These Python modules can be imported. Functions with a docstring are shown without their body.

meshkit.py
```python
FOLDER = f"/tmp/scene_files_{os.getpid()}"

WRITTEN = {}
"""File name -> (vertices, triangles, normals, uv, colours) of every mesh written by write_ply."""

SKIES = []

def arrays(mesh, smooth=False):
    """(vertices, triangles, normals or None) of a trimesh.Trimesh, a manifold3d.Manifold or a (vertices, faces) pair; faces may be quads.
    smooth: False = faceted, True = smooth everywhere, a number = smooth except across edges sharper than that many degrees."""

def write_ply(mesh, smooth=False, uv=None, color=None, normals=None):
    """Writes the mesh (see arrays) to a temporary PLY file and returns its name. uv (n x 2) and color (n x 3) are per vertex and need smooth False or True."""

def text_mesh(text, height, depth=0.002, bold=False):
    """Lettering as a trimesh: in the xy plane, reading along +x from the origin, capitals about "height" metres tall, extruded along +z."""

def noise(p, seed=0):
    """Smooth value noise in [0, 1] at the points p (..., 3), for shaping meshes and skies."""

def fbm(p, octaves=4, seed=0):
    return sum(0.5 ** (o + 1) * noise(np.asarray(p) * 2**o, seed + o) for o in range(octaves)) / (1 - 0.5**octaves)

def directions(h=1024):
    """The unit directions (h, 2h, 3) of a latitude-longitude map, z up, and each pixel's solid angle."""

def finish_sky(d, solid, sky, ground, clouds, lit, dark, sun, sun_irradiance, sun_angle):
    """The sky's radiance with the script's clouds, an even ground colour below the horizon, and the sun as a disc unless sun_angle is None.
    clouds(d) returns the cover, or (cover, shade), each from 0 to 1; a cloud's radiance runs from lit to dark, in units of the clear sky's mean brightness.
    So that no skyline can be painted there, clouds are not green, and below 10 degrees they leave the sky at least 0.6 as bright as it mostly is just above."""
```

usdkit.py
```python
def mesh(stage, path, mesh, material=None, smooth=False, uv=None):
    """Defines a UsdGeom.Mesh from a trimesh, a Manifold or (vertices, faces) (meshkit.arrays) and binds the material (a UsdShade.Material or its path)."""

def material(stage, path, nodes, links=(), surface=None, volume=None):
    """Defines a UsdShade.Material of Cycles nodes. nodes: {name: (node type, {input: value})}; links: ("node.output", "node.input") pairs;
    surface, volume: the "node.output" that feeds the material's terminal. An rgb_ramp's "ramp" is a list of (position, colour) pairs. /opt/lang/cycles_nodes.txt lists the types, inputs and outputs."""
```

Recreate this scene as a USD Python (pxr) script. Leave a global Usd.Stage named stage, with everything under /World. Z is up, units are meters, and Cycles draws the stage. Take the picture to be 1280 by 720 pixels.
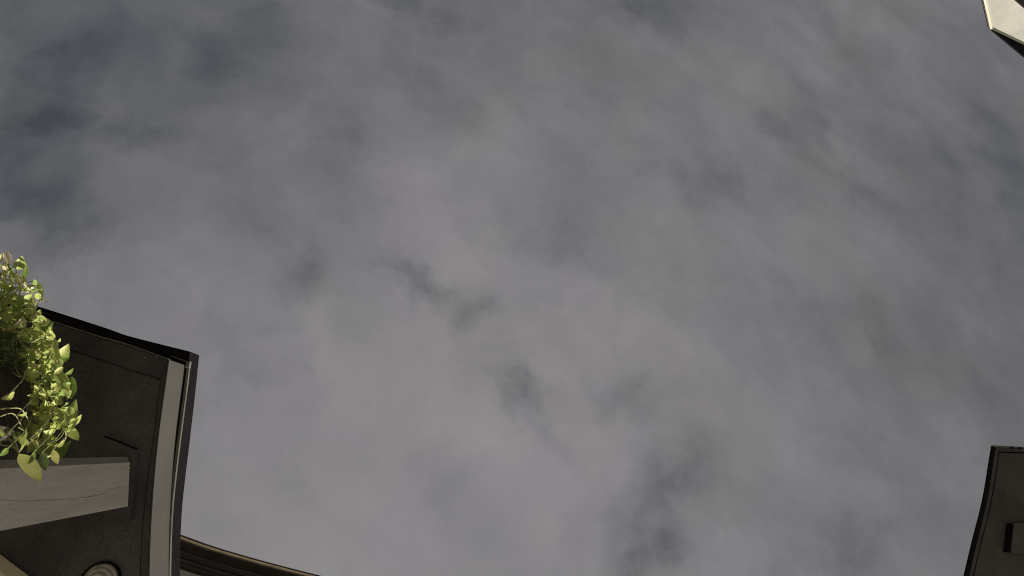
import math, random
import numpy as np, trimesh, usdkit, meshkit
from shapely.geometry import Polygon, LineString, box as sbox
from pxr import Usd, UsdGeom, UsdLux, UsdShade, Gf, Sdf

random.seed(11)
RNG = np.random.default_rng(11)
stage = Usd.Stage.CreateInMemory()
UsdGeom.SetStageUpAxis(stage, 'Z')
UsdGeom.SetStageMetersPerUnit(stage, 1.0)
world = UsdGeom.Xform.Define(stage, '/World')
stage.SetDefaultPrim(world.GetPrim())

# ------------------------------------------------------------------ camera
FPX, ZX, ZY, CAMZ = 600.0, 540.0, 560.0, 1.5        # focal length and zenith in photo pixels; lens height
def _rot(a, b):
    a, b = a / np.linalg.norm(a), b / np.linalg.norm(b)
    v, c = np.cross(a, b), a @ b
    k = np.array([[0, -v[2], v[1]], [v[2], 0, -v[0]], [-v[1], v[0], 0]])
    return np.eye(3) + k + k @ k / (1 + c)
_z = np.array([ZX - 640, -(ZY - 360), -FPX])
_M0 = np.diag([1.0, -1.0, -1.0])
CAM = _rot(_M0 @ _z, np.array([0, 0, 1.0])) @ _M0      # columns: camera axes in the world
cam = UsdGeom.Camera.Define(stage, '/World/Camera')
m = np.eye(4); m[:3, :3] = CAM.T; m[3, :3] = (0, 0, CAMZ)
cam.AddTransformOp().Set(Gf.Matrix4d(*m.ravel().tolist()))
cam.CreateHorizontalApertureAttr(36.0)
cam.CreateFocalLengthAttr(36.0 * FPX / 1280)
cam.CreateClippingRangeAttr(Gf.Vec2f(0.02, 5000))
EXPOSURE = 0.85
cam.CreateExposureAttr(EXPOSURE)

def ray(px, py):
    d = CAM @ np.array([px - 640, -(py - 360), -FPX])
    return d / np.linalg.norm(d)
def P(px, py, h):
    """The point at height h above the lens that lies in the direction of a place in the photograph."""
    d = ray(px, py)
    return np.array([0, 0, CAMZ]) + d * (h / d[2])
def Q(px, py):
    d = ray(px, py)
    return d[:2] / d[2]

# ------------------------------------------------------------------ stand-in sun and sky
SUN_AZ, SUN_EL = math.atan2(0.6, 0.8), math.radians(10)
SUN = np.array([math.sin(SUN_AZ) * math.cos(SUN_EL), math.cos(SUN_AZ) * math.cos(SUN_EL), math.sin(SUN_EL)])
sun = UsdLux.DistantLight.Define(stage, '/World/StandInSun')  # low warm sun added in place of night lamps out of view
sun.CreateIntensityAttr(1.2)
sun.CreateAngleAttr(0.5)
sun.CreateColorAttr(Gf.Vec3f(1.0, 0.93, 0.82))
sun.GetPrim().CreateAttribute('inputs:normalize', Sdf.ValueTypeNames.Bool).Set(True)
zz = SUN; xx = np.cross([0, 0, 1], zz); xx /= np.linalg.norm(xx); yy = np.cross(zz, xx)
m = np.eye(4); m[0, :3], m[1, :3], m[2, :3] = xx, yy, zz
sun.AddTransformOp().Set(Gf.Matrix4d(*m.ravel().tolist()))

# clouds: one even layer of overcast with thin dark gaps; every patch is placed by its direction in the sky
# (photo x, photo y, half length, half width, angle of the long side, amount)
PATCH = [
    (430, 640, 620, 520, 0, 0.30), (820, 330, 420, 420, 0, 0.06),
    (10, 130, 430, 300, 60, -0.22), (1340, 330, 380, 240, 80, -0.16), (420, -60, 620, 190, 0, -0.10),
    (85, 275, 75, 36, 25, -0.26), (60, 320, 80, 30, -10, -0.18), (20, 250, 60, 26, 10, -0.16), (40, 190, 50, 40, 80, -0.16), (92, 165, 110, 24, 8, -0.16), (70, 110, 100, 28, 115, -0.18), (110, 45, 60, 30, 140, -0.10),
    (280, 75, 90, 34, 140, -0.16), (170, 165, 50, 18, 10, -0.12), (525, 8, 60, 22, 15, -0.22), (800, 8, 55, 26, 10, -0.20),
    (385, 338, 40, 24, 20, -0.20), (516, 357, 62, 19, 42, -0.36), (572, 380, 44, 17, -8, -0.18), (310, 450, 90, 46, 10, -0.16),
    (640, 470, 110, 36, 45, -0.20), (670, 505, 60, 20, 45, -0.20), (785, 492, 50, 30, 10, -0.26), (560, 600, 60, 32, -30, -0.12),
    (840, 640, 100, 44, -65, -0.26), (800, 680, 90, 40, 10, -0.14), (820, 600, 40, 22, 30, -0.08), (905, 590, 80, 40, 0, -0.07), (1065, 690, 80, 46, 0, -0.16),
    (985, 165, 70, 22, 38, -0.16), (1010, 150, 30, 18, 60, -0.10), (900, 232, 66, 30, 35, -0.16), (1095, 250, 54, 26, 35, -0.14),
    (720, 285, 70, 40, 70, -0.12), (545, 120, 80, 34, 45, -0.11), (425, 185, 44, 26, 80, -0.10), (445, 232, 34, 20, 70, -0.10),
    (1165, 180, 70, 26, 50, -0.12), (1250, 210, 110, 34, 62, -0.10), (1105, 420, 90, 26, 70, -0.10),
    (190, 380, 120, 40, 20, 0.04), (560, 300, 200, 90, 40, 0.07), (1190, 560, 90, 60, 80, 0.07), (1130, 70, 130, 30, 45, 0.06),
]
def sky_material():
    n, L = {}, []
    n['tc'] = ('texture_coordinate', {})
    n['sep'] = ('separate_xyz', {})
    L += [('tc.generated', 'sep.vector')]
    n['zc'] = ('math', {'math_type': 'maximum', 'value2': 0.12}); L += [('sep.z', 'zc.value1')]
    n['qx'] = ('math', {'math_type': 'divide'}); n['qy'] = ('math', {'math_type': 'divide'})
    L += [('sep.x', 'qx.value1'), ('zc.value', 'qx.value2'), ('sep.y', 'qy.value1'), ('zc.value', 'qy.value2')]
    n['q'] = ('combine_xyz', {'z': 0.0}); L += [('qx.value', 'q.x'), ('qy.value', 'q.y')]
    # warp the layer so that the patches get ragged edges
    n['w'] = ('noise_texture', {'scale': 6.0, 'detail': 6.0, 'roughness': 0.6}); L += [('q.vector', 'w.vector')]
    n['wc'] = ('vector_math', {'math_type': 'subtract', 'vector2': (0.5, 0.5, 0.5)}); L += [('w.color', 'wc.vector1')]
    n['ws'] = ('vector_math', {'math_type': 'multiply', 'vector2': (0.24, 0.24, 0)}); L += [('wc.vector', 'ws.vector1')]
    n['qw'] = ('vector_math', {'math_type': 'add'}); L += [('q.vector', 'qw.vector1'), ('ws.vector', 'qw.vector2')]
    # drifting streaks
    n['m1'] = ('mapping', {'mapping_type': 'texture', 'rotation': (0, 0, math.radians(48)), 'scale': (1.5, 0.95, 1)}); L += [('q.vector', 'm1.vector')]
    n['n1'] = ('noise_texture', {'scale': 4.2, 'detail': 5.0, 'roughness': 0.52, 'distortion': 0.35}); L += [('m1.vector', 'n1.vector')]
    n['n2'] = ('noise_texture', {'scale': 1.7, 'detail': 2.0, 'roughness': 0.5}); L += [('m1.vector', 'n2.vector')]
    n['a1'] = ('math', {'math_type': 'multiply_add', 'value2': 0.42, 'value3': 0.5 - 0.21}); L += [('n1.fac', 'a1.value1')]
    n['a2'] = ('math', {'math_type': 'multiply_add', 'value2': 0.18}); L += [('n2.fac', 'a2.value1'), ('a1.value', 'a2.value3')]
    n['a3'] = ('math', {'math_type': 'subtract', 'value2': 0.09}); L += [('a2.value', 'a3.value1')]
    n['n4'] = ('noise_texture', {'scale': 11.0, 'detail': 6.0, 'roughness': 0.62}); L += [('qw.vector', 'n4.vector')]
    n['a4'] = ('math', {'math_type': 'multiply_add', 'value2': 0.20}); L += [('n4.fac', 'a4.value1'), ('a3.value', 'a4.value3')]
    n['a5'] = ('math', {'math_type': 'subtract', 'value2': 0.10}); L += [('a4.value', 'a5.value1')]
    wide, small = 'a5.value', None
    n['nm'] = ('noise_texture', {'scale': 9.0, 'detail': 5.0, 'roughness': 0.6}); L += [('q.vector', 'nm.vector')]
    n['mm'] = ('map_range', {'from_min': 0.33, 'from_max': 0.67, 'to_min': 0.45, 'to_max': 1.55, 'clamp': True}); L += [('nm.fac', 'mm.value')]
    n['zero'] = ('value', {'value': 0.0}); small = 'zero.value'
    for i, (px, py, a, b, ang, amt) in enumerate(PATCH):
        c = Q(px, py)
        e1 = Q(px + 4 * math.cos(math.radians(ang)), py + 4 * math.sin(math.radians(ang))) - c
        s = np.linalg.norm(e1) / 4
        n[f'pm{i}'] = ('mapping', {'mapping_type': 'texture', 'location': (c[0], c[1], 0), 'rotation': (0, 0, math.atan2(e1[1], e1[0])), 'scale': (1.5 * a * s, 1.5 * b * s + 0.02, 1)})
        n[f'pl{i}'] = ('vector_math', {'math_type': 'length'})
        n[f'pr{i}'] = ('map_range', {'range_type': 'smoothstep', 'from_min': 0.0, 'from_max': 1.0, 'to_min': amt * (0.9 if a > 150 else 0.74), 'to_max': 0.0, 'clamp': True})
        n[f'pa{i}'] = ('math', {'math_type': 'add'})
        last = wide if a > 150 else small
        L += [('qw.vector', f'pm{i}.vector'), (f'pm{i}.vector', f'pl{i}.vector1'), (f'pl{i}.value', f'pr{i}.value'), (f'pr{i}.result', f'pa{i}.value1'), (last, f'pa{i}.value2')]
        if a > 150: wide = f'pa{i}.value'
        else: small = f'pa{i}.value'
    n['sm'] = ('math', {'math_type': 'multiply'}); n['all'] = ('math', {'math_type': 'add'})
    L += [(small, 'sm.value1'), ('mm.result', 'sm.value2'), ('sm.value', 'all.value1'), (wide, 'all.value2')]; last = 'all.value'
    n['ramp'] = ('rgb_ramp', {'ramp': [(0.0, (0.056, 0.060, 0.068)), (0.25, (0.096, 0.101, 0.110)), (0.5, (0.167, 0.163, 0.171)), (0.75, (0.246, 0.236, 0.243)), (1.0, (0.31, 0.298, 0.303))]})
    L += [(last, 'ramp.fac')]
    # faint patches of warmer and cooler cloud
    n['n3'] = ('noise_texture', {'scale': 2.6, 'detail': 2.0}); L += [('q.vector', 'n3.vector')]
    n['hue'] = ('rgb_ramp', {'ramp': [(0.3, (1.0, 0.99, 1.02)), (0.5, (1.0, 1.0, 1.0)), (0.7, (1.01, 1.006, 0.965))]}); L += [('n3.fac', 'hue.fac')]
    n['tint'] = ('mix_color', {'blend_type': 'multiply', 'fac': 1.0}); L += [('ramp.color', 'tint.a'), ('hue.color', 'tint.b')]
    n['up'] = ('vector_math', {'math_type': 'scale', 'scale': 2 ** -EXPOSURE / SKY_STRENGTH}); L += [('tint.result', 'up.vector1')]
    n['sky'] = ('sky_texture', {'sky_type': 'single_scattering', 'sun_disc': False, 'sun_elevation': SUN_EL, 'sun_rotation': SUN_AZ})
    n['mixs'] = ('mix_color', {'fac': 0.985, 'use_clamp': True}); L += [('sky.color', 'mixs.a'), ('up.vector', 'mixs.b')]
    n['bg'] = ('background_shader', {'strength': SKY_STRENGTH}); L += [('mixs.result', 'bg.color')]
    return usdkit.material(stage, '/World/Looks/sky', n, L, surface='bg.background')
SKY_STRENGTH = 0.1
dome = UsdLux.DomeLight.Define(stage, '/World/sky')
UsdShade.MaterialBindingAPI.Apply(dome.GetPrim()).Bind(sky_material())
dome.GetPrim().SetCustomDataByKey('kind', 'structure')

# ------------------------------------------------------------------ materials
def mat(name, c, rough=0.6, vary=0.12, scale=8.0, stretch=(1, 1, 1), bump=0.0, bscale=200.0, metallic=0.0, spec=0.3, grain=0.0, gscale=300.0, c2=None, rnd=0.0):
    """Painted / weathered surface: colour drifting between two tones, a finer grain, fine relief."""
    c = np.array(c, float); c2 = np.array(c2, float) if c2 is not None else c * (1 - 2 * vary)
    n = {'tc': ('texture_coordinate', {}), 'mp': ('mapping', {'mapping_type': 'point', 'scale': stretch}),
         'no': ('noise_texture', {'scale': scale, 'detail': 6.0, 'roughness': 0.6}),
         'ra': ('rgb_ramp', {'ramp': [(0.3, tuple(c2)), (0.68, tuple(c * (1 + vary)))]}),
         'p': ('principled_bsdf', {'roughness': rough, 'metallic': metallic, 'specular_ior_level': spec})}
    L = [('tc.object', 'mp.vector'), ('mp.vector', 'no.vector'), ('no.fac', 'ra.fac')]
    last = 'ra.color'
    if grain:
        n['g'] = ('noise_texture', {'scale': gscale, 'detail': 3.0, 'roughness': 0.7})
        n['gr'] = ('rgb_ramp', {'ramp': [(0.25, (1 - grain,) * 3), (0.75, (1 + grain,) * 3)]})
        n['gm'] = ('mix_color', {'blend_type': 'multiply', 'fac': 1.0, 'use_clamp': False})
        L += [('mp.vector', 'g.vector'), ('g.fac', 'gr.fac'), (last, 'gm.a'), ('gr.color', 'gm.b')]; last = 'gm.result'
    L.append((last, 'p.base_color'))
    if bump:
        n['b'] = ('noise_texture', {'scale': bscale, 'detail': 4.0, 'roughness': 0.65})
        n['bu'] = ('bump', {'strength': bump, 'distance': 0.004})
        L += [('mp.vector', 'b.vector'), ('b.fac', 'bu.height'), ('bu.normal', 'p.normal')]
    return usdkit.material(stage, '/World/Looks/' + name, n, L, surface='p.BSDF')

def leaf_mat(name, c, c2, vein):
    n = {'tc': ('texture_coordinate', {}), 'no': ('noise_texture', {'scale': 55.0, 'detail': 4.0, 'roughness': 0.6}),
         'ra': ('rgb_ramp', {'ramp': [(0.35, c2), (0.62, c)]}),
         'n2': ('noise_texture', {'scale': 22.0, 'detail': 2.0}), 'vr': ('rgb_ramp', {'ramp': [(0.58, (0, 0, 0)), (0.68, (0.75, 0.75, 0.75))]}),
         'mx': ('mix_color', {'b': vein}),
         'p': ('principled_bsdf', {'roughness': 0.45, 'specular_ior_level': 0.45}),
         't': ('translucent_bsdf', {}), 'm': ('mix_closure', {'fac': 0.4})}
    L = [('tc.object', 'no.vector'), ('no.fac', 'ra.fac'), ('tc.object', 'n2.vector'), ('n2.fac', 'vr.fac'), ('vr.color', 'mx.fac'), ('ra.color', 'mx.a'),
         ('mx.result', 'p.base_color'), ('mx.result', 't.color'), ('p.BSDF', 'm.closure1'), ('t.BSDF', 'm.closure2')]
    return usdkit.material(stage, '/World/Looks/' + name, n, L, surface='m.closure')

M = dict(
    ground=mat('pale_concrete', (0.44, 0.41, 0.37), 0.9, 0.15, 1.5, bump=0.3, bscale=40),
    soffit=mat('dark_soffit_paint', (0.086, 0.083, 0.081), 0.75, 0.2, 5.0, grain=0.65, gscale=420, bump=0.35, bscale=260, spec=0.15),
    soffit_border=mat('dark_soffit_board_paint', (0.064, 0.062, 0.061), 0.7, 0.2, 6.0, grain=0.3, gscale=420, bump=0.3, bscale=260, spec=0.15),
    fascia=mat('taupe_fascia_paint', (0.068, 0.065, 0.058), 0.6, 0.08, 5.0, grain=0.08, gscale=300, bump=0.15),
    dark_metal=mat('dark_brown_gutter_paint', (0.010, 0.008, 0.0085), 0.6, 0.2, 9.0, grain=0.2, spec=0.08),
    lip=mat('dull_grey_metal_edge', (0.15, 0.142, 0.122), 0.5, 0.2, 18.0, metallic=0.2),
    post=mat('taupe_timber_paint', (0.064, 0.058, 0.050), 0.75, 0.12, 7.0, stretch=(3, 3, 0.5), grain=0.35, gscale=330, bump=0.1),
    crack=mat('split_in_timber', (0.05, 0.04, 0.032), 0.9),
    scratch=mat('bare_scratch', (0.15, 0.138, 0.118), 0.8),
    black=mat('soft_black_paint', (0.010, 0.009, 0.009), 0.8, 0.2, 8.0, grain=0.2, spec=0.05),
    cream=mat('cream_board_paint', (0.88, 0.77, 0.54), 0.6, 0.1, 3.0, stretch=(1, 1, 6), grain=0.07),
    lamp_lens=mat('ribbed_lamp_lens', (0.44, 0.41, 0.35), 0.5, 0.25, 30.0),
    lamp_rim=mat('lamp_rim_paint', (0.22, 0.20, 0.165), 0.5),
    wall_olive=mat('olive_render', (0.33, 0.31, 0.24), 0.85, 0.1, 2.0, grain=0.12, gscale=60, bump=0.3, bscale=60),
    brown=mat('dark_brown_fascia_paint', (0.045, 0.033, 0.026), 0.55, 0.2, 6.0, grain=0.2),
    brass=mat('gold_gutter_edge', (0.95, 0.80, 0.52), 0.4, 0.1, 8.0, metallic=0.0),
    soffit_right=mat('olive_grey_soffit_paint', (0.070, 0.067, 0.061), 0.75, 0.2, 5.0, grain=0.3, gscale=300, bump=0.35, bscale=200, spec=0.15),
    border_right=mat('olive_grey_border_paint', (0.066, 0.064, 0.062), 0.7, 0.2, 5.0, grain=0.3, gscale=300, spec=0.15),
    cladding=mat('white_cladding_paint', (0.42, 0.418, 0.372), 0.55, 0.09, 3.0, grain=0.04, gscale=60),
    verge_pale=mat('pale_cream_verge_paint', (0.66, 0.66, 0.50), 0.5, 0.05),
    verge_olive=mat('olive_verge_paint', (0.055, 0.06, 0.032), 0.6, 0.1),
    wire=mat('dark_wire', (0.05, 0.05, 0.045), 0.5, metallic=0.5),
    pot=mat('dark_brown_plastic', (0.060, 0.050, 0.043), 0.85, 0.2, 14.0, grain=0.2, gscale=120, spec=0.05),
    soil=mat('potting_soil', (0.035, 0.027, 0.02), 0.95, 0.3, 40.0),
    stem=mat('pale_green_stem', (0.27, 0.28, 0.12), 0.55, 0.15, 40.0),
    shingle=mat('dark_shingle', (0.04, 0.038, 0.036), 0.9, 0.2, 12.0),
)
LEAF = [leaf_mat('lime_leaf', (0.46, 0.51, 0.17), (0.36, 0.43, 0.10), (0.62, 0.62, 0.22)),
        leaf_mat('yellow_green_leaf', (0.53, 0.53, 0.18), (0.38, 0.42, 0.12), (0.70, 0.66, 0.32)),
        leaf_mat('mid_green_leaf', (0.24, 0.34, 0.075), (0.16, 0.25, 0.06), (0.40, 0.46, 0.15)),
        leaf_mat('variegated_pink_leaf', (0.70, 0.64, 0.38), (0.50, 0.52, 0.20), (0.82, 0.74, 0.58)),
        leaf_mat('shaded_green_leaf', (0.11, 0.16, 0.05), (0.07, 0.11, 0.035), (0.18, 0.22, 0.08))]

# ------------------------------------------------------------------ prims
NAMES, ORIGIN = {}, {}
def numbered(path):
    k = NAMES.get(path, -1) + 1; NAMES[path] = k
    return path if k == 0 else f'{path}_{k:03d}'
def thing(name, label, cat, base, group=None):
    path = numbered('/World/' + name)
    x = UsdGeom.Xform.Define(stage, path); x.AddTranslateOp().Set(Gf.Vec3d(*map(float, base)))
    pr = x.GetPrim(); pr.SetCustomDataByKey('label', label); pr.SetCustomDataByKey('category', cat); pr.SetCustomDataByKey('kind', 'thing')
    if group: pr.SetCustomDataByKey('group', group)
    ORIGIN[path] = np.array(base, float)
    return path
def obj(name, mesh, material, parent=None, smooth=False, label=None, kind=None):
    path = numbered((parent or '/World') + '/' + name)
    root = '/'.join(path.split('/')[:3]); o = ORIGIN.get(root, np.zeros(3))
    v, f = (mesh.vertices, mesh.faces) if hasattr(mesh, 'vertices') else mesh
    tm = trimesh.Trimesh(np.asarray(v, float) - o, f, process=False)
    g = usdkit.mesh(stage, path, tm, M[material] if isinstance(material, str) else material, smooth=smooth)
    if label: g.GetPrim().SetCustomDataByKey('label', label)
    if kind: g.GetPrim().SetCustomDataByKey('kind', kind)
    return path
cat_ = trimesh.util.concatenate

def smooth_line(pts, n=5):
    """Gently bowed run through the given places (Catmull-Rom)."""
    p = np.array(pts, float)
    if len(p) < 3: return [tuple(a) for a in p]
    q = np.vstack([2 * p[0] - p[1], p, 2 * p[-1] - p[-2]]); out = []
    for i in range(1, len(q) - 2):
        for t in np.linspace(0, 1, n, endpoint=False):
            a, b, c, d = q[i - 1:i + 3]
            out.append(0.5 * (2 * b + (c - a) * t + (2 * a - 5 * b + 4 * c - d) * t * t + (3 * b - a - 3 * c + d) * t ** 3))
    out.append(p[-1])
    return [tuple(a) for a in out]
def plan(pts, h):
    return [tuple(P(x, y, h)[:2]) for x, y in pts]
def slab(poly, h0, h1, bevel=0.0):
    """Upright prism over a plan polygon, from h0 to h1 above the lens, its lower rim eased."""
    g = poly if isinstance(poly, Polygon) else Polygon(poly)
    g = g.buffer(0)
    if g.geom_type != 'Polygon': g = max(g.geoms, key=lambda s: s.area)
    if bevel <= 0:
        m = trimesh.creation.extrude_polygon(g, h1 - h0, engine='earcut'); m.apply_translation((0, 0, CAMZ + h0)); return m
    a = trimesh.creation.extrude_polygon(g, h1 - h0 - bevel, engine='earcut'); a.apply_translation((0, 0, CAMZ + h0 + bevel))
    gi = g.buffer(-bevel, join_style=2)
    import manifold3d as mf
    def up(gg, z):
        xy = np.array(gg.exterior.coords)[:-1]
        return xy, z
    # eased rim: a loft of the outline and its inset (same vertex count for simple outlines), else the plain prism
    e0, e1 = np.array(g.exterior.coords)[:-1], np.array(gi.exterior.coords)[:-1]
    if len(e0) != len(e1): return slab(g, h0, h1)
    k = np.argmin(np.linalg.norm(e1 - e0[0], axis=1)); e1 = np.roll(e1, -k, 0)
    n = len(e0); v, f = [], []
    for ring, z in ((e1, h0), (e0, h0 + bevel), (e0, h1)):
        v += [(x, y, CAMZ + z) for x, y in ring]
    for r in (0, 1):
        for i in range(n):
            j = (i + 1) % n; A, B, C, D = r * n + i, r * n + j, (r + 1) * n + j, (r + 1) * n + i
            f += [(A, B, C), (A, C, D)]
    from trimesh.creation import triangulate_polygon
    for ring, z, flip in ((e1, h0, True), (e0, h1, False)):
        vv, ff = triangulate_polygon(Polygon(ring), engine='earcut')
        o = len(v); v += [(x, y, CAMZ + z) for x, y in vv]
        f += [tuple(o + t for t in (tri[::-1] if flip else tri)) for tri in ff]
    m = trimesh.Trimesh(v, f, process=True); m.fix_normals(); return m
def offset_line(pts, d):
    """A plan line moved d metres to its left."""
    p = np.array(pts); t = np.gradient(p, axis=0); t /= np.linalg.norm(t, axis=1, keepdims=True)
    return [tuple(a) for a in p + d * np.stack([-t[:, 1], t[:, 0]], 1)]
def strip(line, d):
    return Polygon(list(line) + offset_line(line, d)[::-1])
def tube(pts, r, sides=6, taper=1.0):
    p = np.array(pts, float); n = len(p); t = np.gradient(p, axis=0); t /= np.linalg.norm(t, axis=1, keepdims=True) + 1e-12
    ref = np.array([0.3, 0.2, 1.0]); ref /= np.linalg.norm(ref)
    v, f = [], []
    for i in range(n):
        a = np.cross(t[i], ref); a /= np.linalg.norm(a) + 1e-9; b = np.cross(t[i], a)
        rr = r * (1 + (taper - 1) * i / (n - 1))
        v += [p[i] + rr * (math.cos(2 * math.pi * k / sides) * a + math.sin(2 * math.pi * k / sides) * b) for k in range(sides)]
    for i in range(n - 1):
        for k in range(sides):
            j = (k + 1) % sides
            f += [(i * sides + k, i * sides + j, (i + 1) * sides + j), (i * sides + k, (i + 1) * sides + j, (i + 1) * sides + k)]
    for e, s in ((0, 1), (n - 1, -1)):
        o = len(v); v.append(p[e])
        f += [((o, e * sides + (k + 1) % sides, e * sides + k) if s > 0 else (o, e * sides + k, e * sides + (k + 1) % sides)) for k in range(sides)]
    return trimesh.Trimesh(v, f, process=False)

# ------------------------------------------------------------------ ground
gm = trimesh.creation.box((900, 900, 0.2)); gm.apply_translation((0, 0, -0.1))
obj('ground', gm, 'ground', kind='structure')

# ------------------------------------------------------------------ porch roof on the left
H = 1.5
porch = thing('porch_canopy', 'dark porch canopy corner with taupe fascia above the hanging plant', 'canopy', (*P(120, 600, H)[:2], CAMZ + H))
R_in = smooth_line([(210, 450), (196, 552), (188.3, 640), (185.2, 720), (185.5, 790), (187, 850)])       # lower edge of the fascia
T_in = smooth_line([(210, 450), (160, 432), (120, 420.5), (45, 396.5), (-60, 366), (-200, 330)])          # far edge of the soffit
def left_poly(right, top, h):
    """plan of the porch roof between its two free edges, running back off to the left"""
    r, t = plan(right, h), plan(top, h)
    back = plan([(-330, 330), (-330, right[-1][1]), (right[-1][0] - 40, right[-1][1])], h)
    return Polygon(list(reversed(r)) + t[1:] + back).buffer(0)
# soffit: a field of boards inside a raised border
IB = [(201, 474.5), (192, 545), (180, 640), (175, 720), (174, 790), (175, 850)]
IT = [(201, 474.5), (160, 461), (120, 447.5), (40, 422), (-60, 393), (-200, 358)]
IBs, ITs = smooth_line(IB), smooth_line(IT)
field = left_poly(IBs, ITs, H + 0.006)
whole = left_poly(R_in, T_in, H)
border = whole.difference(left_poly(IBs, ITs, H))
# border: two boards mitred at the corner
mit = LineString([plan([(212, 449)], H)[0], plan([(199.5, 476)], H)[0]])
from shapely.ops import split
rb = Polygon(plan(R_in, H) + plan(IBs, H)[::-1]); tb = Polygon(plan(T_in, H) + plan(ITs, H)[::-1])
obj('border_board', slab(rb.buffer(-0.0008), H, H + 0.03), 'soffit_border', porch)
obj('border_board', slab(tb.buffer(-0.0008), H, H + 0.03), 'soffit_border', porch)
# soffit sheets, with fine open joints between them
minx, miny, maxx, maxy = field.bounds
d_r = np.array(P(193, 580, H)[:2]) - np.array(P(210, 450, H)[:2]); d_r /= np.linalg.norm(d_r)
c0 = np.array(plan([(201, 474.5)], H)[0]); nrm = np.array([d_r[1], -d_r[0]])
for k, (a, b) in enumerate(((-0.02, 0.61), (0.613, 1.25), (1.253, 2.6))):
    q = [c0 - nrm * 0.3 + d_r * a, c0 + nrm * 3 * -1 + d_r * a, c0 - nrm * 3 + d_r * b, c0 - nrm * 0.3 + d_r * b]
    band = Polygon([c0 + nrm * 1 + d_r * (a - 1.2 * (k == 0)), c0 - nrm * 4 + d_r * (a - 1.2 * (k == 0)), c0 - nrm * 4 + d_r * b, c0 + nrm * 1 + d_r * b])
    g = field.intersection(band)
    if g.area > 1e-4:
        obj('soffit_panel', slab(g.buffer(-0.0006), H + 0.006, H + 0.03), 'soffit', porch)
# fascia board, upright, faces the open yard
Rp = plan(R_in, H)
fas = strip(Rp, 0.022)
if fas.centroid.x < np.mean([p[0] for p in Rp]): fas = strip(Rp, -0.022)
sgn = 1 if strip(Rp, 0.022).centroid.x > np.mean([p[0] for p in Rp]) else -1
HF = H + 0.094
obj('fascia', slab(strip(offset_line(Rp, 0.0006 * sgn), 0.003 * sgn), H - 0.0005, HF), 'fascia', porch)
# far edge: a thin metal drip strip and the same board seen from behind
Tp = plan(T_in, H)
sg2 = 1 if strip(Tp, 0.02).centroid.y < np.mean([p[1] for p in Tp]) else -1
obj('drip_strip', slab(strip(offset_line(Tp, 0.001 * sg2), 0.003 * sg2), H - 0.002, H + 0.012), 'lip', porch)
obj('back_board', slab(strip(offset_line(Tp, 0.005 * sg2)[2:], 0.012 * sg2), H + 0.002, HF), 'black', porch)
# gutter / roof edge: dark metal standing proud above the fascia
HG = HF + 0.005
G_R = smooth_line([(237.5, 439.5), (232, 490), (224.5, 552), (214, 640), (210.8, 720), (211, 790), (212.2, 850)])
G_T = smooth_line([(237.5, 439.5), (160, 419.8), (130, 409.3), (44, 382), (-60, 352), (-200, 318)])
roof_plan = left_poly(G_R, G_T, HG)
obj('roof_edge', slab(roof_plan, HG, HG + 0.062), 'dark_metal', porch)
BR = smooth_line([(234.5, 453), (231.5, 478), (219.5, 570), (212, 640), (209, 720), (209.3, 790), (210.6, 850)])
BT = smooth_line([(234.5, 453), (169, 430), (135, 419.3), (46, 389.3), (-60, 358), (-200, 324)])
bp, bt = plan(BR, HG - 0.004), plan(BT, HG - 0.004)
obj('gutter_lip', slab(strip(bp, 0.0062 * sgn).buffer(0.0005), HG - 0.006, HG + 0.002), 'lip', porch)
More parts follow.
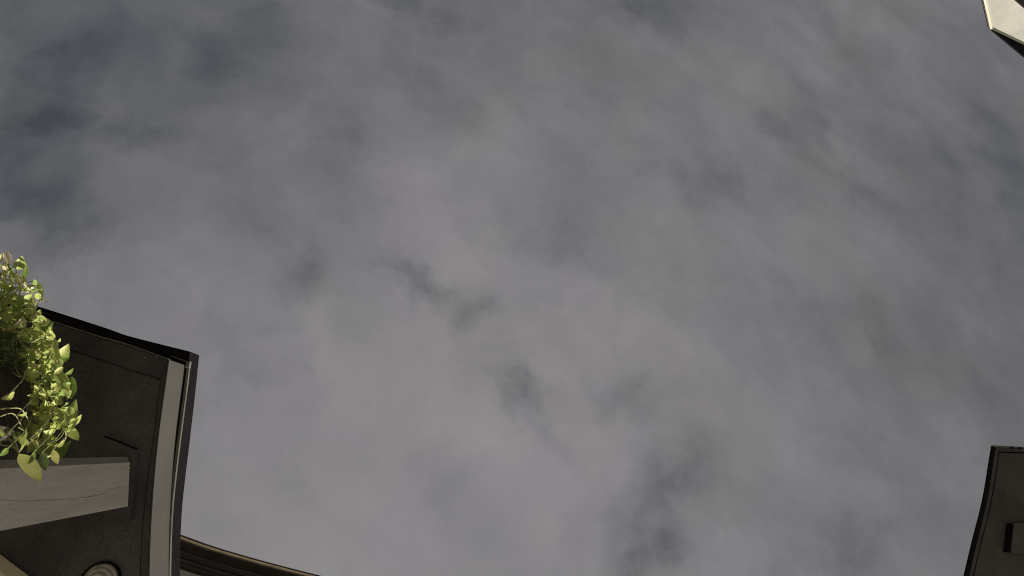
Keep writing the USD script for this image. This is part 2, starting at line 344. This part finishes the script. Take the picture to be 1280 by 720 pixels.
obj('gutter_lip', slab(strip(bt, 0.0030 * sg2), HG - 0.005, HG + 0.002), 'lip', porch)
cc = np.array(bp[0])
cap = sbox(cc[0] - 0.001, cc[1] - 0.002, cc[0] + 0.009, cc[1] + 0.017)
obj('corner_cap', slab(cap, HG - 0.011, HG + 0.001), 'lip', porch)
obj('roof_deck', slab(roof_plan.buffer(-0.03), HG + 0.062, HG + 0.10), 'shingle', porch)
for (x, y, s) in ((181, 447, 1.6), (196, 446, 1.2), (170, 533, 1.0), (64, 418, 1.0)):         # nail heads
    c = P(x, y, H); nm = trimesh.creation.icosphere(1, 0.0022 * s); nm.apply_translation(c); obj('nail_head', nm, 'lip', porch)

# ------------------------------------------------------------------ porch post
PT = plan([(146, 570.9), (164.4, 570.6), (167.4, 577.8), (165, 632)], H)
a, a1, b, c = map(np.array, PT)
d = a + (c - b)
post_plan = Polygon([a, a1, b, c, d])
pc = np.array(post_plan.centroid.coords[0])
post = thing('porch_post', 'square taupe timber post with a long crack, holding up the dark canopy', 'post', (*pc, 0))
obj('shaft', slab(post_plan, -CAMZ, H - 0.014), 'post', post)
capp = Polygon(plan([(133, 544), (173, 560.5), (165.5, 648.5), (124, 640)], H))
obj('top_plate', slab(capp, H - 0.0135, H + 0.0055), 'soffit', post)
nface = np.array([(b - c)[1], -(b - c)[0]]); nface /= np.linalg.norm(nface)
if nface @ (np.zeros(2) - pc) < 0: nface = -nface
def on_face(px, py):
    """where a place in the photograph falls on the broad face of the post"""
    d_ = ray(px, py); o = np.array([0, 0, CAMZ]); w = np.array([*nface, 0.0]); p0 = np.array([*b, 0.0])
    return o + d_ * ((p0 - o) @ w) / (d_ @ w) + w * 0.0008
def sliver(pts, wd):
    v, f = [], []
    for i, (x, y) in enumerate(pts):
        w_ = wd * (0.35 + 0.65 * math.sin(math.pi * (i + 0.5) / len(pts))) * (0.7 + 0.6 * RNG.random())
        for s in (-1, 1):
            v.append(on_face(x, y + s * w_))
    for i in range(len(pts) - 1):
        f += [(2 * i, 2 * i + 1, 2 * i + 3), (2 * i, 2 * i + 3, 2 * i + 2)]
    back = np.array(v) - np.array([*nface, 0]) * 0.003
    n = len(v); f2 = [(x + n, z + n, y + n) for x, y, z in f]
    return trimesh.Trimesh(np.vstack([v, back]), f + f2, process=False)
crk = [(-40, 626), (0, 624.6), (10, 626), (22, 627.5), (40, 626.5), (58, 625.6), (75, 624.8), (99, 624.3), (118, 620.5), (132, 616), (137, 612.5), (150, 609.5), (165, 606.2)]
shadow_line = plan([(131, 544.2), (150, 551), (173, 561)], H - 0.0138)
obj('plate_shadow', slab(strip(shadow_line, 0.004), H - 0.0155, H - 0.0137), 'black', post)  # black strip modelled in place of the shadow along the plate edge
obj('crack', sliver(crk, 0.22), 'crack', post)
obj('scratch', sliver([(98, 623.2), (106, 622.6), (114, 621.5)], 0.55), 'scratch', post)
obj('scratch', sliver([(118, 617.5), (127, 615.5), (135, 612.0)], 0.35), 'scratch', post)
obj('scratch', sliver([(159.5, 585.5), (160.6, 584.2)], 0.8), 'scratch', post)

# ------------------------------------------------------------------ lamp sunk into the soffit
lc = P(124, 728, H); lr = 20.7 / FPX * H * 0.86
lamp = thing('recessed_lamp', 'round unlit lamp with dark rim sunk in the dark porch ceiling', 'lamp', (lc[0], lc[1], CAMZ + H))
def ring(profile, n=40):
    m = trimesh.creation.revolve(np.array(profile), sections=n); m.apply_translation(lc); return m
obj('trim_ring', ring([(lr * 0.95, 0.004), (lr * 0.955, -0.003), (lr * 0.99, -0.005), (lr * 1.03, -0.003), (lr * 1.04, 0.005), (lr * 0.95, 0.005)]), 'black', lamp, smooth=40)
obj('lens', ring([(0.0001, -0.020), (lr * 0.35, -0.018), (lr * 0.62, -0.012), (lr * 0.82, -0.006), (lr * 0.95, 0.003), (0.0001, 0.003)]), 'lamp_lens', lamp, smooth=60)
obj('inner_ring', ring([(lr * 0.50, -0.013), (lr * 0.53, -0.0185), (lr * 0.58, -0.0165), (lr * 0.60, -0.010), (lr * 0.50, -0.010)]), 'lamp_rim', lamp, smooth=40)
obj('inner_ring', ring([(lr * 0.74, -0.004), (lr * 0.76, -0.010), (lr * 0.79, -0.0085), (lr * 0.80, -0.003), (lr * 0.74, -0.003)]), 'lamp_rim', lamp, smooth=40)

# ------------------------------------------------------------------ house wall under the porch (cream boards)
w0, w1 = np.array(P(0, 692, H)[:2]), np.array(P(40, 722, H)[:2])
tw = (w1 - w0) / np.linalg.norm(w1 - w0); nw = np.array([-tw[1], tw[0]])
if nw @ (-w0) < 0: nw = -nw
house = thing('boarded_house', 'cream boarded house wall under the porch ceiling, bottom left corner', 'house', (*w0, 0))
def wall_board(h0, h1, out0, out1, l0=-2.2, l1=0.13):
    A, B = w0 + tw * l0, w0 + tw * l1
    v = []
    for q in (A, B):
        v += [(*(q - nw * 0.012), CAMZ + h0), (*(q + nw * out0), CAMZ + h0), (*(q + nw * out1), CAMZ + h1), (*(q - nw * 0.012), CAMZ + h1)]
    f = [(0, 1, 2), (0, 2, 3), (4, 6, 5), (4, 7, 6)]
    for k in range(4):
        j = (k + 1) % 4; f += [(k, k + 4, j + 4), (k, j + 4, j)]
    m = trimesh.Trimesh(v, f, process=False); m.fix_normals(); return m
obj('frieze_board', wall_board(H - 0.055, H - 0.002, 0.0, 0.0), 'cream', house)
obj('trim_strip', wall_board(H - 0.068, H - 0.056, 0.010, 0.010), 'cream', house)
hh = H - 0.069
for k in range(24):
    obj('siding_board', wall_board(hh - 0.118, hh, 0.004, -0.006), 'cream', house); hh -= 0.119
core = Polygon([w0 + tw * -2.2 - nw * 0.013, w0 + tw * 0.13 - nw * 0.013, w0 + tw * 0.13 - nw * 0.2, w0 + tw * -2.2 - nw * 0.2])
obj('wall_core', slab(core, -CAMZ, H - 0.002), 'wall_olive', house)

# ------------------------------------------------------------------ tall house behind the porch (foot of the picture)
HT = 7.0
ET = smooth_line([(120, 632), (190, 656.5), (222, 667.7), (262, 682), (306, 695.2), (350, 707.2), (398, 719.4), (425, 726)])
et = plan(ET, HT)
tall = thing('tall_house', 'olive rendered house with dark brown eaves and thin gold gutter edge', 'house', (*et[3], 0))
sg3 = 1 if strip(et, 0.1).centroid.y > np.mean([p[1] for p in et]) else -1
KT = HT / 4.2
def ev(name, d0, d1, h0, h1, material, **k):
    obj(name, slab(strip(offset_line(et, d0 * KT * sg3), (d1 - d0) * KT * sg3), h0, h1), material, tall, **k)
ev('gutter_edge', 0.0, 0.006, HT - 0.002 * KT, HT + 0.010 * KT, 'brown')
ev('gutter_edge', 0.006, 0.0162, HT - 0.018 * KT, HT + 0.004 * KT, 'brass', label='thin gold front edge of the gutter')
ev('gutter', 0.0165, 0.075, HT - 0.050 * KT, HT + 0.003 * KT, 'brown')
ev('fascia', 0.0765, 0.10, HT - 0.125 * KT, HT - 0.051 * KT, 'brown')
ev('grey_moulding', 0.068, 0.0755, HT - 0.088 * KT, HT - 0.066 * KT, 'fascia')
ev('lower_moulding', 0.088, 0.1015, HT - 0.165 * KT, HT - 0.145 * KT, 'border_right')
ev('frieze', 0.1035, 0.125, HT - 0.20 * KT, HT - 0.127 * KT, 'brown')
ev('wall', 0.127, 0.40, -CAMZ, HT - 0.135 * KT, 'wall_olive')
ev('roof', 0.02, 1.6, HT + 0.012 * KT, HT + 0.09 * KT, 'shingle')

# ------------------------------------------------------------------ second porch roof, on the right
porch2 = thing('porch_canopy', 'dim grey porch canopy corner with dark edge and short batten, bottom right', 'canopy', (*P(1300, 640, H)[:2], CAMZ + H))
E_R = smooth_line([(1240.5, 558), (1236, 586), (1231.3, 615), (1225, 644), (1217.7, 672), (1206, 721), (1193, 775), (1179, 830)])
E_T = smooth_line([(1240.5, 558), (1262, 559.2), (1285, 560.4), (1400, 566)])
def right_poly(edge, top, h):
    return Polygon(list(reversed(plan(edge, h))) + plan(top, h)[1:] + plan([(1420, 830)], h)).buffer(0)
I_R = smooth_line([(1249.5, 565.8), (1246.4, 588), (1241.5, 618), (1235.5, 646), (1228, 675), (1217, 722), (1204, 775), (1190, 830)])
I_T = smooth_line([(1249.5, 565.8), (1285, 567.2), (1400, 573)])
J_R = smooth_line([(1247.9, 564.2), (1244.8, 588), (1239.9, 618), (1233.9, 646), (1226.4, 675), (1215.4, 722), (1202.2, 775), (1188, 830)])
J_T = smooth_line([(1247.9, 564.2), (1285, 565.6), (1400, 571)])
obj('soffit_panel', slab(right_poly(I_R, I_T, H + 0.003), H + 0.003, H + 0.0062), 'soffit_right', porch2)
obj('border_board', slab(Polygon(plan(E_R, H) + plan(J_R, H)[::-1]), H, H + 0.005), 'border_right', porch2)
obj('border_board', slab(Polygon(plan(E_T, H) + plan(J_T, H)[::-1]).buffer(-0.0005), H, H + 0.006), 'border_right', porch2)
obj('backing', slab(right_poly(smooth_line([(x + 1, y + 1) for x, y in E_R]), smooth_line([(x, y + 1) for x, y in E_T]), H + 0.0065), H + 0.0065, H + 0.0085), 'black', porch2)
er = plan(E_R, H); s4 = 1 if strip(er, 0.02).centroid.x < np.mean([p[0] for p in er]) else -1
obj('gutter', slab(strip(offset_line(er, -0.010 * s4), 0.0105 * s4), H - 0.003, H + 0.0045), 'black', porch2)
rn = np.array(plan([(1240.5, 558), (1262, 559.2), (1285, 560.4), (1400, 566)], H + 0.002))
obj('weathered_edge', slab(strip([tuple(p) for p in rn], 0.004 if strip([tuple(p) for p in rn], 0.004).centroid.y < rn[:, 1].mean() else -0.004), H - 0.002, H + 0.006), 'lip', porch2)
obj('roof_deck', slab(right_poly(E_R, E_T, H + 0.056).buffer(-0.16), H + 0.056, H + 0.10), 'shingle', porch2)

for x_, y_ in ((1264.5, 559.6), (1274, 560.3)):
    c_ = P(x_, y_, H); clip = trimesh.creation.box((0.014, 0.006, 0.010)); clip.apply_translation(c_); obj('edge_clip', clip, 'dark_metal', porch2)
HBAT = H - 0.016
be = plan([(1266, 655.5), (1262, 690.5)], HBAT)
bs = 1 if strip(be, 0.01).centroid.x > np.mean([p[0] for p in be]) else -1
obj('batten_end', slab(strip(be, 0.004 * bs), HBAT, H + 0.003), 'black', porch2)
bq = offset_line(be, 0.0045 * bs)
obj('batten', slab(Polygon([bq[0], bq[1]] + plan([(1400, 696), (1400, 657)], HBAT)), HBAT + 0.001, H + 0.003), 'border_right', porch2)
obj('batten_edge', slab(Polygon([bq[0]] + plan([(1400, 656.9), (1400, 654.5), (1267.5, 654.4)], HBAT)), HBAT, HBAT + 0.012), 'fascia', porch2)

# ------------------------------------------------------------------ gabled house, top right
HB = 4.0
B1, B2 = P(1266, 0, HB), P(1280.5, 12.4, HB)
tg = np.array([0.90, 0.436]); tg /= np.linalg.norm(tg); ng = np.array([-tg[1], tg[0]])
if ng @ (-B1[:2]) < 0: ng = -ng
T3, N3, Z3 = np.array([*tg, 0]), np.array([*ng, 0]), np.array([0, 0, 1.0])
def G(px, py, off=0.0):
    """(along, up) of a place in the photograph on the gable wall's plane, moved out by off"""
    d_ = ray(px, py); o = np.array([0, 0, CAMZ]); p0 = B1 + N3 * off
    p = o + d_ * ((p0 - o) @ N3) / (d_ @ N3)
    return np.array([(p - B1) @ T3, p[2]])
def gplate(poly, off0, off1):
    g = poly if isinstance(poly, Polygon) else Polygon(poly)
    m = trimesh.creation.extrude_polygon(g.buffer(0), off1 - off0, engine='earcut'); v = np.array(m.vertices)
    w = B1 * [1, 1, 0] + v[:, :1] * T3 + v[:, 1:2] * Z3 + (v[:, 2:] + off0) * N3
    m2 = trimesh.Trimesh(w, m.faces, process=False); m2.fix_normals(); return m2
def far(p, q, k):
    p, q = np.array(p, float), np.array(q, float); return p + (q - p) * k
base = B1 + 0; gable = thing('gabled_house', 'white boarded house gable with olive verge against the sky, top right', 'house', (*B1[:2], 0))
apex = G(1238, 35); lft = G(1230, 0); rgt = G(1280, 55)
lft_f, rgt_f = far(apex, lft, 2.6), far(apex, rgt, 2.6)
bl0, bl1 = G(1266, 0), G(1280.5, 12.4)
eb = (bl1 - bl0) / np.linalg.norm(bl1 - bl0); nb = np.array([-eb[1], eb[0]])
if nb @ (apex - bl0) < 0: nb = -nb
wedge = Polygon([apex, far(apex, rgt, 3.5), far(apex, lft, 3.5)])
def band(k0, k1): return Polygon([bl0 - eb * 30 + nb * k0, bl0 + eb * 30 + nb * k0, bl0 + eb * 30 + nb * k1, bl0 - eb * 30 + nb * k1])
gable_poly = wedge.intersection(band(0, 30))
boards, y = [], 0.0
pitch = 0.026
while y < nb @ (apex - bl0):
    g = gable_poly.intersection(band(y, y + pitch * 0.955))
    for q_ in getattr(g, 'geoms', [g]):
        if q_.geom_type == 'Polygon' and q_.area > 1e-5:
            boards.append(gplate(q_, 0.004, 0.010))
    y += pitch
obj('ribbed_cladding', cat_(boards), 'cladding', gable, kind='stuff')
obj('cladding_backing', gplate(gable_poly, -0.02, 0.0035), 'cladding', gable)
def verge(p, q, inw, off1, name, material, out=0.0):
    p, q = np.array(p), np.array(q); t = (q - p) / np.linalg.norm(q - p); n_ = np.array([-t[1], t[0]])
    if n_ @ (np.array(gable_poly.centroid.coords[0]) - p) < 0: n_ = -n_
    obj(name, gplate([p - n_ * out, q - n_ * out, q + n_ * inw, p + n_ * inw], 0.0105, off1), material, gable)
pxs = np.linalg.norm(G(1255, 30) - G(1256, 30))
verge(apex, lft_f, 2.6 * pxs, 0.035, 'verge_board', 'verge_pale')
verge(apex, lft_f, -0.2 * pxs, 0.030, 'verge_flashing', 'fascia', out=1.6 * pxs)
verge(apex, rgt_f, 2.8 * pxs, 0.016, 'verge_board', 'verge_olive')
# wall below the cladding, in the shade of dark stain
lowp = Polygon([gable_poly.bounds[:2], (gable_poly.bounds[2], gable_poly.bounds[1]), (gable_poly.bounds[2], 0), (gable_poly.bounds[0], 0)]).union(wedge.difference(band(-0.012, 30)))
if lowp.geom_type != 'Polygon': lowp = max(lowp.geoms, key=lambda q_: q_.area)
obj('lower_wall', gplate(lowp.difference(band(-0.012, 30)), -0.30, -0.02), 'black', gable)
obj('base_trim', gplate(wedge.intersection(band(-0.012, -0.001)), -0.10, 0.012), 'cladding', gable)
# roof verge that leans out over the right hand slope
def W(uv, off): return B1 * [1, 1, 0] + T3 * uv[0] + Z3 * uv[1] + N3 * off
ap3 = W(apex, 0.0)
r_in = W(rgt_f, 0.0)
dk = far((1238, 35.4), (1280, 70), 2.6)
off_r = 0.02
r_out = W(G(dk[0], dk[1], off_r), off_r)
ap_b, rin_b = W(apex, -1.5), W(rgt_f, -1.5)
lo3 = [ap3, r_out, rin_b, ap_b]
v = [p + Z3 * 0.004 for p in lo3] + [p + Z3 * 0.02 for p in lo3]
f = [(0, 2, 1), (0, 3, 2), (4, 5, 6), (4, 6, 7)] + sum([[(k, (k + 1) % 4, (k + 1) % 4 + 4), (k, (k + 1) % 4 + 4, k + 4)] for k in range(4)], [])
rm = trimesh.Trimesh(v, f, process=False); rm.fix_normals()
obj('roof_slope', rm, 'black', gable)
ll = W(lft_f, 0.0)
lo3 = [W(apex, 0.0), W(apex, -1.5), W(lft_f, -1.5), ll]
v = [p + Z3 * 0.004 for p in lo3] + [p + Z3 * 0.03 for p in lo3]
rm = trimesh.Trimesh(v, f, process=False); rm.fix_normals()
obj('roof_slope', rm, 'shingle', gable)

# ------------------------------------------------------------------ hanging plant
HP = 1.30
rim = P(-26, 508, HP)
plant = thing('hanging_plant', 'trailing lime green leafy plant in a dark hanging pot beside the post', 'potted plant', rim)
def lathe(profile, n=36):
    m = trimesh.creation.revolve(np.array(profile), sections=n); m.apply_translation(rim); return m
obj('pot', lathe([(0.0001, -0.165), (0.050, -0.165), (0.064, -0.158), (0.074, -0.13), (0.088, -0.06), (0.094, -0.004), (0.090, -0.004), (0.080, -0.05), (0.0001, -0.05)]), 'pot', plant, smooth=35)
obj('pot_rim', lathe([(0.0935, -0.016), (0.101, -0.014), (0.103, -0.002), (0.099, 0.003), (0.088, 0.003), (0.088, -0.006), (0.0935, -0.016)]), 'pot', plant, smooth=35)
obj('soil', lathe([(0.0001, -0.012), (0.05, -0.010), (0.087, -0.018), (0.087, -0.045), (0.0001, -0.045)]), 'soil', plant)
for k in range(2):
    a_ = math.pi * k + 0.9
    pts = [rim + np.array([math.cos(a_) * 0.0762, math.sin(a_) * 0.0762, -0.125]) + np.array([0, 0, 1]) * t + np.array([math.cos(a_), math.sin(a_), 0]) * 0.022 * (t / 0.12) for t in np.linspace(0, 0.115, 5)]
    obj('pot_seam', tube(pts, 0.0012, 5), 'crack', plant)
hook = rim + np.array([0, 0, H - HP + 0.004])
for k in range(3):
    a_ = 2 * math.pi * k / 3 + 2.6
    p0 = rim + np.array([math.cos(a_) * 0.096, math.sin(a_) * 0.096, 0.0])
    obj('hanger_wire', tube([p0, p0 * 0.5 + (hook - [0, 0, 0.035]) * 0.5, hook - [0, 0, 0.035]], 0.0011, 5), 'wire', plant)
obj('hook', tube([hook - [0, 0, 0.004], hook - [0, 0, 0.02], hook + [0.006, 0, -0.03], hook + [0.002, 0, -0.038], hook + [-0.005, 0, -0.034]], 0.0016, 6), 'wire', plant)

def leaf(base, tip, half, facing, fold=0.35, curl=0.15, shape='heart'):
    """One leaf blade with a folded midrib, pointed tip and rounded shoulders."""
    base, tip = np.array(base), np.array(tip); ax = tip - base; Ln = np.linalg.norm(ax); ax = ax / Ln
    fc = np.array(facing, float); fc -= ax * (fc @ ax); fc /= np.linalg.norm(fc) + 1e-9
    sd = np.cross(ax, fc)
    us = [0.0, 0.1, 0.24, 0.42, 0.6, 0.78, 0.91, 1.0]
    wd = {'heart': [0.10, 0.72, 1.0, 0.98, 0.80, 0.50, 0.22, 0.0], 'oval': [0.08, 0.5, 0.85, 1.0, 0.94, 0.70, 0.40, 0.05], 'lance': [0.05, 0.35, 0.7, 0.95, 1.0, 0.72, 0.36, 0.0]}[shape]
    v, f = [], []
    for u, w_ in zip(us, wd):
        c = base + ax * Ln * u - fc * (curl * Ln * (u - 0.4) ** 2)
        for s_ in (-1, -0.55, 0, 0.55, 1):
            rip = 0.05 * half * math.sin(u * 14 + 3 * s_) * abs(s_)
            v.append(c + sd * half * w_ * s_ + fc * (fold * half * abs(s_) * w_ + rip))
    for i in range(len(us) - 1):
        for k in range(4):
            q = i * 5 + k; f += [(q, q + 1, q + 6), (q, q + 6, q + 5)]
    return trimesh.Trimesh(v, f, process=False)
def toward(p):
    c = np.array([0, 0, CAMZ]) - p; c /= np.linalg.norm(c); return c
def add_leaf(b, t, half_px, h0, h1, m_, shape='heart', fold=0.35, curl=0.15, jit=0.35, mixs=0.8):
    B, T = P(*b, h0), P(*t, h1)
    fc = toward((B + T) / 2) + mixs * SUN + RNG.normal(0, jit, 3)
    hw = half_px / FPX * h0 * 0.8
    obj('leaf', leaf(B, T, hw, fc, fold, curl, shape), LEAF[m_], plant, smooth=True)
    return B
def vine(pts, r=0.0016, n=5):
    """pts: (photo x, photo y, height)"""
    obj('stem', tube(smooth_line([tuple(P(*p)) for p in pts], n), r, 5, 0.7), 'stem', plant, smooth=True)

# leaves that can be told apart in the photograph
KEY = [((11, 334), (10, 314), 4, 3, 'lance'), ((-1, 329), (4, 316), 3, 3, 'lance'), ((22, 337), (28, 320), 6.5, 0, 'heart'), ((25, 350), (35, 330), 5.5, 2, 'oval'),
       ((44, 349), (53, 376), 6, 0, 'heart'), ((3, 362), (15, 355), 5, 1, 'oval'), ((4, 379), (22, 364), 7, 1, 'heart'), ((30, 352), (16, 343), 5, 1, 'heart'),
       ((46, 399), (66, 419), 9, 0, 'heart'), ((38, 409), (56, 429), 8, 1, 'heart'), ((51, 422), (76, 452), 9.5, 0, 'heart'), ((68, 443), (68, 422), 4, 0, 'lance'),
       ((71, 453), (86, 430), 8, 0, 'heart'), ((70, 449), (86, 446), 6, 2, 'oval'), ((47, 436), (77, 466), 7, 3, 'oval'), ((40, 483), (40, 459), 4.2, 3, 'lance'),
       ((70, 464), (86, 497), 8, 0, 'heart'), ((89, 498), (90, 470), 5.5, 2, 'oval'), ((14, 497), (27, 478), 6, 1, 'heart'), ((84, 531), (95, 498), 6.5, 0, 'heart'),
       ((85, 532), (102, 519), 6, 0, 'heart'), ((84, 534), (98, 550), 5.5, 0, 'oval'), ((63, 573), (88, 552), 8, 2, 'heart'), ((24, 567), (35, 533), 6.5, 0, 'lance'),
       ((24, 567), (51, 601), 8, 1, 'oval'), ((29, 537), (18, 514), 3.6, 2, 'oval'), ((46, 529), (56, 504), 7, 0, 'heart'), ((31, 494), (50, 520), 6, 1, 'heart'),
       ((68, 469), (84, 496), 7, 1, 'heart'), ((55, 558), (65, 537), 3.2, 0, 'lance'), ((30, 480), (52, 498), 7, 0, 'heart'), ((58, 486), (77, 505), 7.5, 0, 'heart'),
       ((62, 505), (80, 530), 7, 1, 'heart'), ((50, 455), (66, 478), 7, 0, 'heart'), ((20, 395), (40, 388), 7, 1, 'heart'), ((28, 372), (42, 392), 7, 2, 'heart'),
       ((6, 400), (20, 385), 6, 0, 'heart'), ((34, 384), (50, 404), 6, 1, 'heart'), ((36, 505), (40, 484), 5, 0, 'heart'), ((48, 545), (52, 522), 4, 1, 'lance')]
for b, t, w_, m_, sh in KEY:
    r2 = np.hypot(b[0] - 8, b[1] - 500) / 100
    h = 1.065 if b[1] > 560 and b[0] < 50 else HP + 0.02 - 0.06 * max(0, (b[1] - 520) / 80) + RNG.uniform(-0.03, 0.03) + 0.07 * max(0, (420 - b[1]) / 100)
    add_leaf(b, t, w_, h, h + RNG.uniform(-0.02, 0.02), m_, sh)
    # its own stalk, running back into the pot
    c0_ = np.array([-4, 498]) + (np.array(b) - [-4, 498]) * 0.42 + RNG.normal(0, 5, 2)
    mid = (np.array(b) + c0_) / 2 + RNG.normal(0, 5, 2)
    vine([(*c0_, HP + 0.012), (*mid, (HP + h) / 2 + 0.035), (*b, h)], 0.0013)
# long bare runners seen over the pot and in the gaps
for pts in ([(-12, 513, 1.16), (12, 510, 1.15), (27, 512, 1.17), (37, 528, 1.20)], [(-12, 527, 1.15), (4, 519, 1.14), (18, 518, 1.16), (29, 537, 1.19)],
            [(-5, 556, 1.15), (2, 551, 1.14), (14, 550, 1.16), (26, 552, 1.18)], [(-3, 553, 1.15), (4, 557, 1.15), (14, 558, 1.16), (24, 566, 1.18)],
            [(26, 356, 1.37), (34, 353, 1.36), (43, 351, 1.36)], [(24, 366, 1.36), (33, 363, 1.36), (42, 366, 1.35)], [(20, 382, 1.35), (28, 372, 1.35), (42, 376, 1.34)],
            [(24, 404, 1.33), (36, 402, 1.33), (49, 403, 1.33)], [(49, 470, 1.27), (52, 452, 1.27), (48, 440, 1.28)], [(60, 496, 1.28), (74, 495, 1.28), (88, 494, 1.28)],
            [(52, 474, 1.26), (58, 490, 1.26), (66, 502, 1.27), (84, 530, 1.28)], [(55, 533, 1.25), (68, 536, 1.26), (84, 535, 1.27)], [(64, 568, 1.24), (52, 564, 1.24), (42, 555, 1.25)],
            [(46, 520, 1.25), (60, 515, 1.26), (74, 520, 1.27)], [(40, 541, 1.24), (56, 556, 1.24), (74, 548, 1.26), (82, 536, 1.27)], [(5, 376, 1.36), (4, 386, 1.35), (10, 396, 1.34)],
            [(10, 340, 1.39), (18, 335, 1.38), (24, 330, 1.38)], [(58, 590, 1.22), (57, 580, 1.22), (52, 570, 1.23)]):
    vine(pts, 0.0015)
# shoots hanging down past the pot, in front of the post
for b, t, w_, m_, sh in [((44, 563), (36, 580), 4, 2, 'lance'), ((52, 566), (57, 588), 4.5, 4, 'lance'), ((66, 562), (72, 580), 4, 1, 'lance'), ((34, 556), (22, 545), 4, 0, 'heart'),
                         ((6, 545), (-6, 532), 5, 0, 'heart'), ((10, 560), (0, 570), 4, 2, 'oval'), ((38, 548), (48, 562), 5, 1, 'heart'), ((20, 520), (34, 516), 4.5, 0, 'heart'), ((4, 500), (18, 490), 5, 1, 'heart')]:
    add_leaf(b, t, w_, 1.07, 1.06, m_, sh)
    vine([(*b, 1.07), (b[0] + 12, b[1] - 12, 1.13), (b[0] + 26, b[1] - 28, 1.2), (b[0] + 32, b[1] - 48, 1.29)], 0.0012)
# the rest of the crown
ZONE = Polygon([(-45, 325), (4, 326), (34, 342), (50, 366), (50, 392), (62, 412), (72, 440), (84, 470), (86, 500), (92, 528), (84, 548), (66, 566), (46, 572), (34, 556), (42, 530), (44, 500), (30, 480), (12, 462), (-45, 455)])
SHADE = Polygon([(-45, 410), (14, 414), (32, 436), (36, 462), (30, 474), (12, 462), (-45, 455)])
from shapely.geometry import Point
n_ = 0
while n_ < 205:
    x, y = RNG.uniform(-45, 95), RNG.uniform(322, 575)
    if not ZONE.contains(Point(x, y)): continue
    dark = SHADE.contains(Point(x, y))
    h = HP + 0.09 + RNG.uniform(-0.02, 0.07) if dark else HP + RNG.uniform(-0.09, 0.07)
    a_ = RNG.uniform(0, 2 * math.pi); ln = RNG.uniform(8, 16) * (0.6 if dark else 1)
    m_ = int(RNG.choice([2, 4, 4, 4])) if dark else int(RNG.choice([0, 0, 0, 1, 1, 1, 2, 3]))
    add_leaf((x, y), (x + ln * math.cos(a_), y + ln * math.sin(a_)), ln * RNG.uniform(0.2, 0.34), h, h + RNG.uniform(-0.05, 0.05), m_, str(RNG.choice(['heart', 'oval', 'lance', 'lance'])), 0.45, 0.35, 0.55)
    if not dark and n_ % 3 == 0:
        vine([(x, y, h), (x - 10 * math.cos(a_ + 0.5), y - 10 * math.sin(a_ + 0.5), h + 0.015), (x - 20 * math.cos(a_ + 0.9), y - 20 * math.sin(a_ + 0.9), h + 0.005)], 0.0011, 4)
    n_ += 1
# small crowded foliage just above the rim
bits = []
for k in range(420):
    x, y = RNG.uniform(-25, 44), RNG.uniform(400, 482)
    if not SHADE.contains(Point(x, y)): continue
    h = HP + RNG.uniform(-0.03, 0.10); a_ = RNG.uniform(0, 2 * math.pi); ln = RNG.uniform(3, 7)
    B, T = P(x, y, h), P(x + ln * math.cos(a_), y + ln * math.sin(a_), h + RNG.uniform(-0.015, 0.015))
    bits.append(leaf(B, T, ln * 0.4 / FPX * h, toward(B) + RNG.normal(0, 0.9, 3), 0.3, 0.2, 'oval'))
lime_bits, mid_bits = [], []
for k in range(620):
    x, y = RNG.uniform(-45, 95), RNG.uniform(322, 575)
    if not ZONE.contains(Point(x, y)) or SHADE.contains(Point(x, y)): continue
    h = HP + RNG.uniform(-0.08, 0.06); a_ = RNG.uniform(0, 2 * math.pi); ln = RNG.uniform(7, 14)
    B, T = P(x, y, h), P(x + ln * math.cos(a_), y + ln * math.sin(a_), h + RNG.uniform(-0.03, 0.03))
    (lime_bits if RNG.random() < 0.6 else mid_bits).append(leaf(B, T, ln * RNG.uniform(0.26, 0.4) / FPX * h, toward(B) + 0.8 * SUN + RNG.normal(0, 0.6, 3), 0.45, 0.35, str(RNG.choice(['oval', 'lance', 'heart']))))
obj('young_foliage', cat_(lime_bits), LEAF[0], plant, smooth=True, kind='stuff')
obj('young_foliage', cat_(mid_bits), LEAF[2], plant, smooth=True, kind='stuff')
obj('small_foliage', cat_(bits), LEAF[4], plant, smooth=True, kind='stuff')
# the side of the crown turned away from the camera
for k in range(26):
    a_ = RNG.uniform(0, 2 * math.pi); rr = RNG.uniform(0.05, 0.20)
    B = rim + np.array([math.cos(a_) * rr - 0.10, math.sin(a_) * rr, RNG.uniform(0.0, 0.10) - 0.35 * max(0, rr - 0.12)])
    T = B + np.array([math.cos(a_), math.sin(a_), RNG.uniform(-0.6, 0.4)]) * RNG.uniform(0.025, 0.045)
    obj('leaf', leaf(B, T, RNG.uniform(0.009, 0.016), np.array([0, 0, 1]) + RNG.normal(0, 0.5, 3), 0.35, 0.3), LEAF[int(RNG.choice([0, 1, 2, 2]))], plant, smooth=True)
